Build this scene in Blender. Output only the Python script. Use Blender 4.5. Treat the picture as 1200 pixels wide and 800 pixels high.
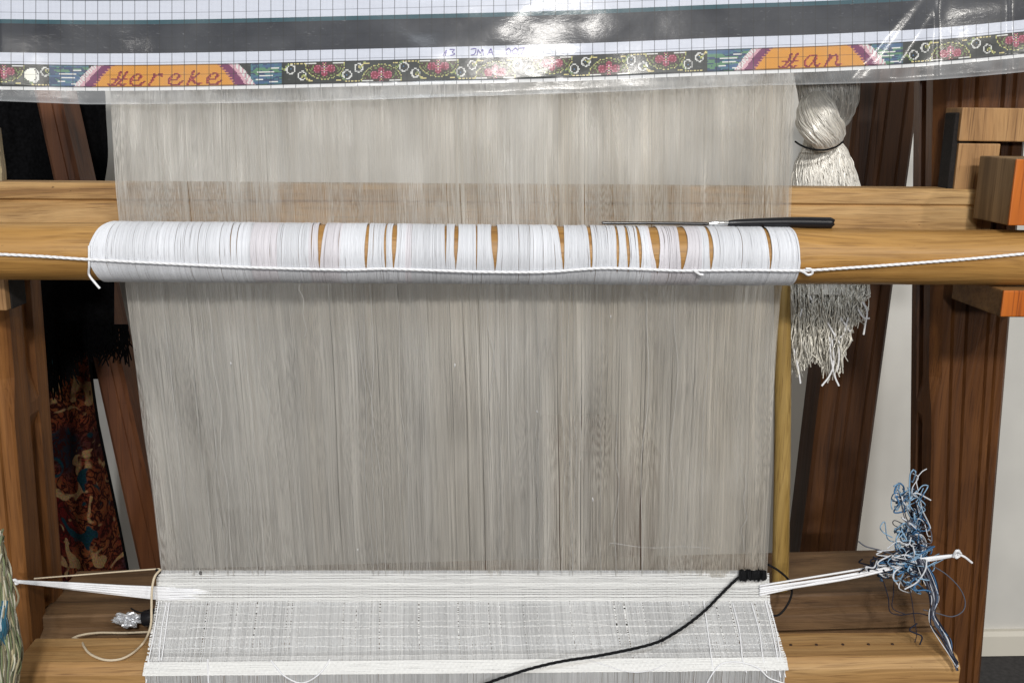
import bpy, bmesh, math, random
import numpy as np
from mathutils import Vector, Matrix
random.seed(7)
RNG = np.random.default_rng(11)
for o in list(bpy.data.objects): bpy.data.objects.remove(o)
SC = bpy.context.scene
COL = SC.collection

# ------------------------------------------------------------------ camera
F_PX, CX, CY = 1152.0, 600.0, 400.0          # the photograph measured as 1200 x 800
TH, PHI, ROLL, DIST = math.radians(13), math.radians(2.7), 0.012, 0.89
FW = np.array([math.sin(PHI)*math.cos(TH), math.cos(PHI)*math.cos(TH), -math.sin(TH)])
R0 = np.array([math.cos(PHI), -math.sin(PHI), 0.0])
U0 = np.cross(R0, FW)
RT = R0*math.cos(ROLL) + U0*math.sin(ROLL)
UP = np.cross(RT, FW)
CAM = -DIST*FW
cd = bpy.data.cameras.new('camera'); cam = bpy.data.objects.new('camera', cd); COL.objects.link(cam)
cd.sensor_width = 36.0; cd.lens = 36.0*F_PX/1200.0; cd.clip_start = 0.02; cd.clip_end = 50
cam.matrix_world = Matrix(((RT[0], UP[0], -FW[0], CAM[0]), (RT[1], UP[1], -FW[1], CAM[1]), (RT[2], UP[2], -FW[2], CAM[2]), (0, 0, 0, 1)))
SC.camera = cam

# ------------------------------------------------------------------ room light
W = bpy.data.worlds.new('World'); SC.world = W; W.use_nodes = True
W.node_tree.nodes['Background'].inputs[0].default_value = (1.0, 0.98, 0.95, 1)
W.node_tree.nodes['Background'].inputs[1].default_value = 0.085
SC.view_settings.view_transform = 'Standard'; SC.view_settings.look = 'None'
SC.view_settings.exposure = 0.0; SC.view_settings.gamma = 1.0; SC.view_settings.use_curve_mapping = False
def lamp(name, loc, aim, watts, size, col):
    l = bpy.data.lights.new(name, 'AREA'); l.shape = 'DISK'; l.size = size; l.energy = watts; l.color = col
    o = bpy.data.objects.new(name, l); COL.objects.link(o); o.location = loc
    o.rotation_euler = (Vector(aim)-Vector(loc)).to_track_quat('-Z', 'Y').to_euler()
    return o
LAMP_MAIN = lamp('front_lamp', (0.30, -2.97, 1.72), (0, 0, 0), 58, 0.32, (1.0, 0.965, 0.92))
LAMP_LEFT = lamp('front_lamp', (-1.40, -2.95, 1.37), (-0.1, 0, 0), 8, 0.16, (1.0, 0.96, 0.90))
LAMP_RIGHT = lamp('front_lamp', (2.0, -2.97, 1.80), (0.1, 0, 0), 28, 0.16, (1.0, 0.96, 0.90))
LAMP_FILL = lamp('front_lamp', (-0.5, -6.0, 1.05), (0, 0, 0), 85, 0.3, (0.97, 0.985, 1.0))  # added low fill lamp that brings silver sheen onto the upper warp
LAMP_TOP = lamp('ceiling_panel', (-0.1, -2.0, 2.1), (0, 0, -0.1), 22, 0.6, (0.84, 0.92, 1.0))

# ------------------------------------------------------------------ geometry helpers
def rays(px, py):
    px = np.asarray(px, float); py = np.asarray(py, float)
    return FW + ((px-CX)/F_PX)[..., None]*RT - ((py-CY)/F_PX)[..., None]*UP
def onY(px, py, Y):
    px, py, Y = np.broadcast_arrays(np.asarray(px, float), np.asarray(py, float), np.asarray(Y, float))
    d = rays(px, py); t = (Y-CAM[1])/d[..., 1]
    return CAM + d*t[..., None]
def onCyl(px, py, A, B, rad):
    """nearest hit of the sight line with the cylinder round A-B"""
    d = rays(px, py); ax = (B-A)/np.linalg.norm(B-A); o = CAM-A
    dp = d-np.dot(d, ax)*ax; op = o-np.dot(o, ax)*ax
    a, b, c = dp@dp, 2*dp@op, op@op-rad*rad
    q = max(b*b-4*a*c, 0.0)
    return CAM + d*((-b-math.sqrt(q))/(2*a))
def link(name, me, mat, parent=None):
    o = bpy.data.objects.new(name, me); COL.objects.link(o)
    if mat: me.materials.append(mat)
    if parent:
        o.parent = parent; o.matrix_parent_inverse = Matrix.Translation(-parent.location)
    return o
def thing(name, label, cat, loc, group=None):
    o = bpy.data.objects.new(name, None); COL.objects.link(o); o.empty_display_size = 0.02
    o.location = Vector([float(v) for v in loc]); tag(o, label, cat, group); return o
def tag(o, label=None, cat=None, group=None, kind=None):
    for k, v in (('label', label), ('category', cat), ('group', group), ('kind', kind)):
        if v: o[k] = v
    return o
def mesh_np(name, verts, faces, smooth=True, colors=None, uv=None):
    me = bpy.data.meshes.new(name)
    verts = np.ascontiguousarray(verts, np.float32); faces = np.ascontiguousarray(faces, np.int32)
    n, k = faces.shape
    me.vertices.add(len(verts)); me.vertices.foreach_set('co', verts.ravel())
    me.loops.add(n*k); me.loops.foreach_set('vertex_index', faces.ravel())
    me.polygons.add(n); me.polygons.foreach_set('loop_start', np.arange(0, n*k, k, dtype=np.int32))
    me.polygons.foreach_set('loop_total', np.full(n, k, np.int32))
    me.polygons.foreach_set('use_smooth', np.full(n, smooth))
    me.update(calc_edges=True)
    if colors is not None:
        dom = 'POINT' if len(colors) == len(verts) else 'FACE'
        ca = me.attributes.new('Col', 'FLOAT_COLOR', dom)
        ca.data.foreach_set('color', np.c_[colors, np.ones(len(colors))].astype(np.float32).ravel())
    if uv is not None:
        ul = me.uv_layers.new(name='UVMap'); ul.data.foreach_set('uv', uv[faces.ravel()].astype(np.float32).ravel())
    return me
def tubes(name, P, rad, sides=3, cols=None, phase=None):
    """P: N x S x 3 paths; rad scalar, N or N x S"""
    P = np.asarray(P, float); N, S, _ = P.shape
    rad = np.broadcast_to(np.asarray(rad, float).reshape((-1, 1)) if np.ndim(rad) == 1 else rad, (N, S))
    T = np.gradient(P, axis=1); T /= np.linalg.norm(T, axis=2, keepdims=True)+1e-12
    ref = np.eye(3)[np.abs(T).max(axis=1).argmin(axis=1)][:, None, :]      # the axis each path stays clearest of
    a = np.cross(T, ref); a /= np.linalg.norm(a, axis=2, keepdims=True)+1e-12
    b = np.cross(T, a)
    ph = np.zeros(N) if phase is None else phase
    V = np.empty((N, S, sides, 3))
    for k in range(sides):
        t = 2*math.pi*k/sides+ph[:, None, None]
        V[:, :, k] = P+(a*np.cos(t)+b*np.sin(t))*rad[..., None]
    idx = np.arange(N*S*sides).reshape(N, S, sides); nx = np.roll(idx, -1, axis=2)
    Fq = np.stack([idx[:, :-1], nx[:, :-1], nx[:, 1:], idx[:, 1:]], axis=-1).reshape(-1, 4)
    C = None
    if cols is not None:
        cols = np.asarray(cols, float)
        if cols.ndim == 2: cols = np.repeat(cols[:, None], S, axis=1)
        C = np.repeat(cols.reshape(N*S, 3), sides, axis=0)
    return mesh_np(name, V.reshape(-1, 3), Fq, True, C)
def spline(pts, n):
    p = np.asarray(pts, float)
    if len(p) == 2: return p[0]+(p[1]-p[0])*np.linspace(0, 1, n)[:, None]
    q = np.vstack([2*p[0]-p[1], p, 2*p[-1]-p[-2]])
    t = np.linspace(0, len(p)-1-1e-9, n); i = t.astype(int); f = (t-i)[:, None]
    a, b, c, d = q[i], q[i+1], q[i+2], q[i+3]
    return 0.5*((2*b)+(c-a)*f+(2*a-5*b+4*c-d)*f**2+(3*b-a-3*c+d)*f**3)
def pxpath(pts, n):
    """pts: (px, py, Y) -> smooth world path"""
    return spline([onY(x, y, Y) for x, y, Y in pts], n)
def tube(name, path, rad, mat, parent=None, sides=8, twist=0):
    path = np.asarray(path)
    if twist:                                       # plied cord: strands wound round each other
        S = len(path); T = np.gradient(path, axis=0); T /= np.linalg.norm(T, axis=1, keepdims=True)
        s = np.r_[0, np.cumsum(np.linalg.norm(np.diff(path, axis=0), axis=1))]
        ref = np.array([0, 1., 0]); a = np.cross(T, ref); a /= np.linalg.norm(a, axis=1, keepdims=True)+1e-9; b = np.cross(T, a)
        P = []
        for k in range(twist):
            w = s/(rad*(5.0 if twist < 3 else 2.2))+2*math.pi*k/twist
            P.append(path+(a*np.cos(w)[:, None]+b*np.sin(w)[:, None])*rad*(0.5 if twist < 3 else 0.42))
        return link(name, tubes(name, P, rad*0.64, 6), mat, parent)
    return link(name, tubes(name, path[None], rad, sides), mat, parent)
def prism(name, A, B, prof, mat, parent=None, bevel=0.0, segs=1):
    """profile (dy, dz) swept from A to B, closed ends"""
    bm = bmesh.new(); rings = []
    for s in range(segs+1):
        o = A+(B-A)*s/segs
        rings.append([bm.verts.new((o[0], o[1]+dy, o[2]+dz)) for dy, dz in prof])
    n = len(prof)
    for r0, r1 in zip(rings, rings[1:]):
        for k in range(n): bm.faces.new((r0[k], r0[(k+1) % n], r1[(k+1) % n], r1[k]))
    bm.faces.new(rings[0]); bm.faces.new(rings[-1])
    return finish(name, bm, mat, parent, bevel)
def loft(name, sections, mat, parent=None, bevel=0.0):
    """list of closed rings of world points"""
    bm = bmesh.new(); rings = [[bm.verts.new(tuple(map(float, p))) for p in s] for s in sections]
    n = len(rings[0])
    for r0, r1 in zip(rings, rings[1:]):
        for k in range(n): bm.faces.new((r0[k], r0[(k+1) % n], r1[(k+1) % n], r1[k]))
    bm.faces.new(rings[0]); bm.faces.new(rings[-1])
    return finish(name, bm, mat, parent, bevel)
def finish(name, bm, mat, parent, bevel, smooth=False):
    bmesh.ops.recalc_face_normals(bm, faces=bm.faces)
    if bevel:
        es = [e for e in bm.edges if len(e.link_faces) == 2 and e.calc_face_angle(0) > 0.5]
        bmesh.ops.bevel(bm, geom=es, offset=bevel, segments=2, profile=0.6, affect='EDGES', clamp_overlap=True)
    me = bpy.data.meshes.new(name); bm.to_mesh(me); bm.free()
    if smooth:
        for p in me.polygons: p.use_smooth = True
    return link(name, me, mat, parent)
def box(name, c, s, mat, parent=None, bevel=0.001):
    c = np.asarray(c, float)
    y, z = s[1]/2, s[2]/2
    return prism(name, c-np.array([s[0]/2, 0, 0]), c+np.array([s[0]/2, 0, 0]), [(-y, -z), (y, -z), (y, z), (-y, z)], mat, parent, bevel)
def grid_mesh(name, V, colors=None, uv=None, smooth=True):
    n, m, _ = V.shape; idx = np.arange(n*m).reshape(n, m)
    Fq = np.stack([idx[:-1, :-1], idx[:-1, 1:], idx[1:, 1:], idx[1:, :-1]], -1).reshape(-1, 4)
    return mesh_np(name, V.reshape(-1, 3), Fq, smooth, colors, uv)
def vnoise(x, y, seed=0):
    """smooth 2-D value noise, -1..1"""
    r = np.random.default_rng(seed).uniform(-1, 1, (257, 257))
    x, y = np.broadcast_arrays(np.asarray(x, float), np.asarray(y, float))
    xi, yi = np.floor(x).astype(int), np.floor(y).astype(int); fx, fy = x-xi, y-yi
    fx, fy = fx*fx*(3-2*fx), fy*fy*(3-2*fy); xi %= 256; yi %= 256
    return (r[xi, yi]*(1-fx)+r[xi+1, yi]*fx)*(1-fy)+(r[xi, yi+1]*(1-fx)+r[xi+1, yi+1]*fx)*fy
def interp(x, pts):
    p = np.array(pts, float); return np.interp(x, p[:, 0], p[:, 1])

# ------------------------------------------------------------------ materials
def lin(*c): return tuple(((v/255.0)/12.92 if v <= 10 else ((v/255.0+0.055)/1.055)**2.4) for v in c)+(1.0,)
class NT:
    def __init__(s, name):
        s.m = bpy.data.materials.new(name); s.m.use_nodes = True; s.t = s.m.node_tree
        s.b = s.t.nodes['Principled BSDF']; s.out = s.t.nodes['Material Output']
    def n(s, typ, **kw):
        x = s.t.nodes.new('ShaderNode'+typ)
        for k, v in kw.items():
            if hasattr(x, k) and k not in x.inputs: setattr(x, k, v)
            else: x.inputs[k.replace('_', ' ') if k.replace('_', ' ') in x.inputs else k].default_value = v
        return x
    def l(s, a, b): s.t.links.new(a, b)
    def ramp(s, fac, stops):
        r = s.n('ValToRGB'); e = r.color_ramp.elements
        while len(e) < len(stops): e.new(0.5)
        for q, (p, c) in zip(e, stops): q.position = p; q.color = c
        s.l(fac, r.inputs[0]); return r.outputs[0]
    def mix(s, mode, fac, a, b):
        x = s.n('Mix'); x.data_type = 'RGBA'; x.blend_type = mode
        for i, v in ((0, fac), (6, a), (7, b)):
            if hasattr(v, 'is_output'): s.l(v, x.inputs[i])
            else: x.inputs[i].default_value = v
        return x.outputs[2]
    def coord(s, scale, which='Object'):
        tc = s.n('TexCoord'); mp = s.n('Mapping'); mp.inputs['Scale'].default_value = scale
        s.l(tc.outputs[which], mp.inputs[0]); return mp.outputs[0]
    def bump(s, h, strength, dist=0.001):
        b = s.n('Bump'); b.inputs['Strength'].default_value = strength; b.inputs['Distance'].default_value = dist
        s.l(h, b.inputs['Height']); s.l(b.outputs[0], s.b.inputs['Normal'])
def wood(name, dark, mid, light, axis, grain=1.0, rough=0.45, coat=0.0):
    m = NT(name)
    tc = m.n('TexCoord')
    def co(along, across, vec=None):
        mp = m.n('Mapping'); mp.inputs['Scale'].default_value = (along, across, across) if axis == 'x' else (across, across, along)
        m.l(vec if vec is not None else tc.outputs['Object'], mp.inputs[0]); return mp.outputs[0]
    def noise(vec, detail, dist=0.0):
        n = m.n('TexNoise'); n.inputs['Scale'].default_value = 1.0; n.inputs['Detail'].default_value = detail; n.inputs['Distortion'].default_value = dist
        m.l(vec, n.inputs['Vector']); return n
    # the figure wanders: bend the coordinates before the growth rings are cut
    bend = noise(co(3.2, 9), 2); sc = m.n('VectorMath', operation='SCALE'); sc.inputs['Scale'].default_value = 0.045; m.l(bend.outputs['Color'], sc.inputs[0])
    ad = m.n('VectorMath', operation='ADD'); m.l(tc.outputs['Object'], ad.inputs[0]); m.l(sc.outputs[0], ad.inputs[1])
    rings = noise(co(1.4*grain, 70*grain, ad.outputs[0]), 4, 0.4)
    fibre = noise(co(9*grain, 420*grain, ad.outputs[0]), 5, 0.3)
    pores = noise(co(26*grain, 1100*grain), 2)
    col = m.ramp(rings.outputs[0], [(0.24, dark), (0.46, mid), (0.68, light), (0.85, mid)])
    col = m.mix('MULTIPLY', 0.55, col, m.ramp(fibre.outputs[0], [(0.30, (0.55, 0.50, 0.45, 1)), (0.52, (1, 1, 1, 1)), (0.75, (1.15, 1.13, 1.1, 1))]))
    col = m.mix('MULTIPLY', 0.7, col, m.ramp(pores.outputs[0], [(0.30, (0.40, 0.34, 0.30, 1)), (0.42, (1, 1, 1, 1))]))
    grime = noise(co(7, 11), 5, 0.6)
    col = m.mix('MULTIPLY', 0.65, col, m.ramp(grime.outputs[0], [(0.28, (0.58, 0.54, 0.50, 1)), (0.5, (0.95, 0.94, 0.93, 1)), (0.7, (1.1, 1.08, 1.05, 1))]))
    nick = noise(co(60, 150), 2, 2.0)
    col = m.mix('MULTIPLY', 0.8, col, m.ramp(nick.outputs[0], [(0.20, (0.35, 0.30, 0.26, 1)), (0.26, (1, 1, 1, 1))]))
    m.l(col, m.b.inputs['Base Color'])
    rg_ = m.n('MapRange'); rg_.inputs['To Min'].default_value = rough+0.15; rg_.inputs['To Max'].default_value = rough-0.08; m.l(grime.outputs[0], rg_.inputs['Value']); m.l(rg_.outputs[0], m.b.inputs['Roughness'])
    m.b.inputs['Specular IOR Level'].default_value = 0.4
    if coat: m.b.inputs['Coat Weight'].default_value = coat; m.b.inputs['Coat Roughness'].default_value = 0.25
    m.bump(m.mix('ADD', 0.6, fibre.outputs[0], grime.outputs[0]), 0.45, 0.0012)
    return m.m
def plain(name, c, rough=0.6, metal=0.0, noise=0.0, nscale=400, spec=0.4):
    m = NT(name)
    if noise:
        n = m.n('TexNoise'); n.inputs['Scale'].default_value = nscale; n.inputs['Detail'].default_value = 3
        m.l(m.coord((1, 1, 1)), n.inputs['Vector'])
        lo = tuple(v*(1-noise) for v in c[:3])+(1,); hi = tuple(min(1, v*(1+noise)) for v in c[:3])+(1,)
        m.l(m.ramp(n.outputs[0], [(0.3, lo), (0.7, hi)]), m.b.inputs['Base Color']); m.bump(n.outputs[0], 0.3, 0.0006)
    else: m.b.inputs['Base Color'].default_value = c
    m.b.inputs['Roughness'].default_value = rough; m.b.inputs['Metallic'].default_value = metal
    m.b.inputs['Specular IOR Level'].default_value = spec
    return m.m
def silk(name, tint, rough=0.42, spec=0.5, sheen=0.15, metal=0.0, clear=0.0):
    """thread colour comes from the per-thread attribute"""
    m = NT(name); a = m.n('Attribute'); a.attribute_name = 'Col'
    col = m.mix('MULTIPLY', 1.0, a.outputs['Color'], tint)
    m.l(col, m.b.inputs['Base Color']); m.b.inputs['Roughness'].default_value = rough; m.b.inputs['Metallic'].default_value = metal
    m.b.inputs['Specular IOR Level'].default_value = spec; m.b.inputs['Sheen Weight'].default_value = sheen
    if clear:                                       # fine silk filament lets some light straight through
        tr = m.n('BsdfTransparent'); mx = m.n('MixShader'); mx.inputs[0].default_value = clear
        m.l(m.b.outputs[0], mx.inputs[1]); m.l(tr.outputs[0], mx.inputs[2]); m.l(mx.outputs[0], m.out.inputs[0])
    return m.m
CLOTH = silk('woven_silk', (1, 1, 1, 1), 0.36, 0.7, 0.1, 0.15)
OAK_ROLL = wood('roller_oak', lin(142, 102, 52), lin(170, 127, 68), lin(184, 142, 84), 'x', 0.8, 0.45, 0.05)
OAK_BAR = wood('bar_oak', lin(126, 88, 48), lin(176, 138, 88), lin(198, 162, 112), 'x', 0.9, 0.55)
OAK_BEAM = wood('beam_oak', lin(134, 96, 56), lin(166, 128, 80), lin(184, 148, 100), 'x', 0.8, 0.55)
OAK_RAIL = wood('rail_oak', lin(76, 56, 36), lin(106, 80, 54), lin(126, 98, 68), 'x', 1.0, 0.6)
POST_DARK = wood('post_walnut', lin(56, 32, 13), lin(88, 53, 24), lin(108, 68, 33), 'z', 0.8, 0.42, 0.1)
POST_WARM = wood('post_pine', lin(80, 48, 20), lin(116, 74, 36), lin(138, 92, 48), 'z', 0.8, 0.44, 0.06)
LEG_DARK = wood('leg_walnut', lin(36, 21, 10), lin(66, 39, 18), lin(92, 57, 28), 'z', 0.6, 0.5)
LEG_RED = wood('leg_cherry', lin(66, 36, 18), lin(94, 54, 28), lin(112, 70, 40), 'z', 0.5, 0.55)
BLOCK = wood('block_pine', lin(122, 90, 56), lin(158, 120, 78), lin(180, 142, 96), 'z', 0.7, 0.55)
ORANGE = wood('orange_paint', lin(168, 82, 18), lin(190, 98, 22), lin(200, 112, 36), 'z', 0.35, 0.5)
CANE = wood('cane', lin(120, 96, 48), lin(150, 122, 66), lin(168, 140, 84), 'z', 0.8, 0.45)
SILK = silk('warp_silk', (1, 1, 1, 1), 0.28, 0.9, 0.12, 0.34, 0.08)
SILK_W = silk('white_silk', (1, 1, 1, 1), 0.5, 0.4)
COTTON = plain('white_cotton', lin(236, 236, 238), 0.7, noise=0.06, nscale=900)
BEIGE = plain('beige_yarn', lin(206, 190, 164), 0.7, noise=0.1, nscale=900)
BLACKY = plain('black_yarn', (0.006, 0.006, 0.007, 1), 0.75, noise=0.3, nscale=900, spec=0.2)
BLACKP = plain('black_plastic', (0.010, 0.010, 0.012, 1), 0.32)
STEEL = plain('dark_steel', (0.10, 0.10, 0.10, 1), 0.3, 1.0)
BRIGHT = plain('bright_steel', (0.75, 0.75, 0.74, 1), 0.25, 1.0, noise=0.2, nscale=300)
HOLE = plain('nail_rust', lin(52, 32, 20), 0.7)

# ------------------------------------------------------------------ setting
WALLM = plain('plaster', lin(206, 203, 196), 0.85, noise=0.09, nscale=7)
WALL_Y = 0.52
FLOOR_Z = -0.63
me = grid_mesh('wall', np.array([[[x, WALL_Y, z] for x in (-4, 4)] for z in (FLOOR_Z-0.02, 2.4)]), smooth=False)
tag(link('wall', me, WALLM), kind='structure')
me = grid_mesh('floor', np.array([[[x, y, FLOOR_Z] for x in (-4, 4)] for y in (-4, WALL_Y)]), smooth=False)
tag(link('floor', me, plain('dark_carpet', lin(58, 56, 56), 0.9, noise=0.25, nscale=160)), kind='structure')
tag(prism('baseboard', np.array([-4, WALL_Y-0.012, FLOOR_Z]), np.array([4, WALL_Y-0.012, FLOOR_Z]),
      [(0, 0.001), (0, 0.035), (0.004, 0.042), (0.0118, 0.042), (0.0118, 0.001)], plain('skirting_paint', lin(212, 206, 192), 0.5)), kind='structure')

# ------------------------------------------------------------------ loom
loom = thing('loom', 'brown wooden weaving loom frame with posts, beams and brackets around the warp', 'loom', (0, 0.03, FLOOR_Z))
# cross bar behind the warp
A, B = onY(-60, 213.5, 0.02), onY(1150, 222, 0.02)
prism('cross_bar', A, B, [(0.004, 0), (0, -0.004), (0, -0.0135), (0.003, -0.0155), (0, -0.0175), (0, -0.048), (0.003, -0.051), (0.032, -0.051), (0.032, 0)], OAK_BAR, loom, 0.0006)
# lower rail
A, B = onY(45, 722, 0.045), onY(1100, 692, 0.045)
prism('lower_rail', A, B, [(0.002, 0), (0, -0.002), (0, -0.014), (-0.009, -0.018), (-0.010, -0.034), (-0.006, -0.038), (-0.006, -0.085), (0.10, -0.085), (0.10, 0)], OAK_RAIL, loom, 0.0008)
# front beam, its chamfer carrying the cloth
BEAM_Y = -0.045
BA, BB = onY(18, 776, BEAM_Y), onY(1122, 767, BEAM_Y)
CH = 0.0085
prism('front_beam', BA, BB, [(0, 0), (0.043, 0), (0.043, -0.08), (-CH, -0.08), (-CH, -CH)], OAK_BEAM, loom, 0.0012)
nail_me = None
for px in (927, 957, 988, 1018, 1046):
    p = onY(px, 752, BEAM_Y+0.02); p[2] = BA[2]+(BB[2]-BA[2])*(p[0]-BA[0])/(BB[0]-BA[0])
    if nail_me is None:
        bm = bmesh.new(); bmesh.ops.create_cone(bm, cap_ends=True, segments=10, radius1=0.0016, radius2=0.0012, depth=0.001)
        o = finish('nail', bm, HOLE, loom, 0); nail_me = o.data
    else: o = link('nail', nail_me, None, loom)
    o.location = p+np.array([0, 0.0, 0.0004])
# front posts: lofted rings with moulded grooves and a stopped slot on the inner side
def post(name, side, px_in_top, px_out_top, px_in_bot, px_out_bot, ytop, ybot, Yf, depth, stop_px, mat):
    ti, to = onY(px_in_top, ytop, Yf), onY(px_out_top, ytop, Yf)
    bi, bo = onY(px_in_bot, ybot, Yf), onY(px_out_bot, ybot, Yf)
    zt, zb = ti[2], FLOOR_Z+0.001
    zs = onY((px_in_top+px_in_bot)/2, stop_px, Yf)[2]
    secs = []
    for z, g, ch in ((zb, 1, 0.002), (zs-0.03, 1, 0.002), (zs-0.004, 0.7, 0.002), (zs+0.010, 0.0, 0.002), (zs+0.022, 0.0, 0.003), (zs+0.055, 0.8, 0.009), (zt, 0.8, 0.009)):
        f = (z-ti[2])/(bi[2]-ti[2])
        xi = ti[0]+(bi[0]-ti[0])*f; xo = to[0]+(bo[0]-to[0])*f
        w = xo-xi                                              # signed width, inner -> outer
        sgn = 1 if w > 0 else -1
        q = [(xi, Yf+ch)]
        q += [(xi+sgn*ch, Yf)]
        for a in (0.24, 0.42, 0.70, 0.82):                      # moulded front face
            q += [(xi+w*(a-0.02), Yf), (xi+w*a, Yf+0.0035), (xi+w*(a+0.03), Yf+0.0005)]
        q += [(xo-sgn*0.004, Yf), (xo, Yf+0.004), (xo, Yf+depth), (xi+sgn*0.006, Yf+depth), (xi, Yf+depth-0.006)]
        s0, s1 = Yf+depth*0.66, Yf+depth*0.40
        q += [(xi, s0), (xi+sgn*0.008*g, s0-0.002), (xi+sgn*0.008*g, s1+0.002), (xi, s1)]
        secs.append([(x, y, z) for x, y in q])
    return loft(name, secs, mat, loom)
post('post', 1, 1099, 1212, 1088, 1150, 60, 800, 0.056, 0.055, 505, POST_DARK)
post('post', -1, 0, -80, 37, -30, 300, 750, 0.018, 0.085, 512, POST_WARM)
# back legs
def leg(name, p4, Y, depth, mat, grooves=True):
    (xl0, xr0, y0), (xl1, xr1, y1) = p4
    secs = []
    for xl, xr, y in ((xl0, xr0, y0), (xl1, xr1, y1)):
        l, r = onY(xl, y, Y), onY(xr, y, Y); w = r[0]-l[0]; z = (l[2]+r[2])/2
        q = [(0, 0.004), (0.004/w, 0)]
        for a in ((0.3, 0.5, 0.78) if grooves else (0.62,)):
            q += [(a-0.02, 0), (a, 0.002 if grooves else 0.0008), (a+0.03, 0)]
        q += [(1-0.004/w, 0), (1, 0.004), (1, depth), (0, depth)]
        secs.append([(l[0]+w*a, Y+d, z) for a, d in q])
    return loft(name, secs, mat, loom)
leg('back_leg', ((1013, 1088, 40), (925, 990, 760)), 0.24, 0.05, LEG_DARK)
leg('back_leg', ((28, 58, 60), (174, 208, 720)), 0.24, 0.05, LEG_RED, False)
# bracket on the right post that carries roller and bar
def pxbox(name, x0, y0, x1, y1, Y, depth, mat, parent=loom, bevel=0.0012):
    a, b = onY(x0, y0, Y), onY(x1, y1, Y)
    return box(name, ((a[0]+b[0])/2, Y+depth/2, (a[2]+b[2])/2), (b[0]-a[0], depth, a[2]-b[2]), mat, parent, bevel)
pxbox('bracket_top', 1128, 126, 1260, 167, 0.024, 0.032, BLOCK)
pxbox('bracket_side', 1124, 168, 1160, 276, 0.025, 0.031, BLOCK)
pxbox('felt_strip', 1120, 132, 1126, 268, 0.028, 0.020, plain('felt', lin(30, 26, 24), 0.95, noise=0.4, nscale=500))
pxbox('bracket_cheek', 1191, 186, 1290, 265, -0.052, 0.060, wood('cheek_pine', lin(78, 60, 40), lin(128, 104, 74), lin(150, 124, 90), 'z', 0.35, 0.6))
pxbox('clamp_plate', 1191.6, 186.6, 1290, 265, -0.0545, 0.0025, ORANGE, loom, 0.001)
pxbox('bracket_foot', 1176, 340, 1290, 372, -0.056, 0.088, wood('foot_pine', lin(84, 58, 32), lin(120, 88, 52), lin(142, 106, 66), 'x', 0.6, 0.55))
pxbox('clamp_foot', 1176.6, 340.5, 1290, 371.4, -0.0585, 0.0025, ORANGE, loom, 0.001)
pxbox('bracket_foot', -60, 318, 8, 364, -0.02, 0.037, BLOCK)
pxbox('felt_strip', 8.5, 322, 15, 362, -0.012, 0.028, bpy.data.materials['felt'])

# ------------------------------------------------------------------ roller with its heddle thread wrap
RAD = 0.0240
RA, RB = onY(-60, 293.5, -0.032), onY(1260, 302.5, -0.032)
roller = thing('roller', 'thick round wooden pole wrapped in white heddle threads across the loom', 'roller', (RA+RB)/2)
def cyl_rings(A, B, rad, segs, sides, wob):
    ax = (B-A)/np.linalg.norm(B-A); e1 = np.array([0, -1., 0]); e1 -= e1@ax*ax; e1 /= np.linalg.norm(e1); e2 = np.cross(ax, e1)
    if e2[2] < 0: e2 = -e2
    return ax, e1, e2
AX, E1, E2 = cyl_rings(RA, RB, RAD, 1, 1, 0)
secs = []
for s in np.linspace(0, 1, 40):
    o = RA+(RB-RA)*s
    secs.append([o+(E1*math.cos(t)+E2*math.sin(t))*(RAD+0.0004*float(vnoise(s*14, k*0.4, 5))) for k, t in enumerate(np.linspace(0, 2*math.pi, 56, endpoint=False))])
o = loft('pole', secs, OAK_ROLL, roller)
for p in o.data.polygons: p.use_smooth = len(p.vertices) == 4
def axis_s(px, py=298):
    p = onCyl(px, py, RA, RB, RAD); return float((p-RA)@AX)
GAPS = [  # px, half width px, tilt
 (262, .7), (270, 1.3), (277, 1.0), (300, .7), (318, .6), (328, .9), (336, .7), (345, .5), (366, 1.2), (374, 4.2), (404, .5), (429, 3.4), (436, 1.0), (443, .6), (452, 2.0), (461, 3.4), (523, 1.5), (534, 3.3),
 (559, 1.6), (580, 4.0), (621, .9), (660, 5.3), (693, 4.2), (700, .9), (713, .6), (724, 3.2), (737, 2.8), (747, 0.9), (751, 2.8), (770, 5.3), (777, 1.0), (783, 1.2), (788, .9), (800, 5.4), (812, .5),
 (833, 3.8), (842, .8), (858, .5), (870, .5), (897, .8), (903, 2.3), (912, .4), (232, .5), (205, .5), (180, .4), (160, .5), (142, .5), (133, .7), (124, .5), (640, .4), (600, .4), (480, .4), (500, .5)]
NT_W = 1050
ang = np.radians(np.linspace(125, -125, 30))
s0, s1 = axis_s(104), axis_s(938)
u = np.linspace(0, 1, NT_W)
base = s0+(s1-s0)*u
Sx = np.repeat(base[:, None], len(ang), 1)
deg = np.degrees(ang)
openf = np.interp(deg, [-125, -40, -33, -12, 18, 45, 75, 125], [0, 0, 0.03, 0.42, 0.88, 1.0, 1.0, 0.95])
for px, hw in GAPS:
    g = axis_s(px); d = base-g; k = hw*0.00066*(1.0 if hw > 1.4 else 0.55)
    sg = np.where(d >= 0, 1.0, -1.0); wdt = max(k*3.0, 0.0025)
    lean = RNG.uniform(-0.5, 0.5)*k
    var = np.clip(openf*(0.85+0.3*np.sin(ang*1.5+RNG.uniform(0, 6))), 0, 1.2)
    if RNG.uniform() < 0.12: var = openf*np.interp(deg, [-30, 10, 60, 90], [0.6, 1, 0.95, 0.7])
    Sx += (sg*np.exp(-np.abs(d)/wdt))[:, None]*k*var[None]+(np.exp(-np.abs(d)/wdt))[:, None]*lean*np.sin(ang)[None]
edge = np.exp(-u*NT_W/22.0)
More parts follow.
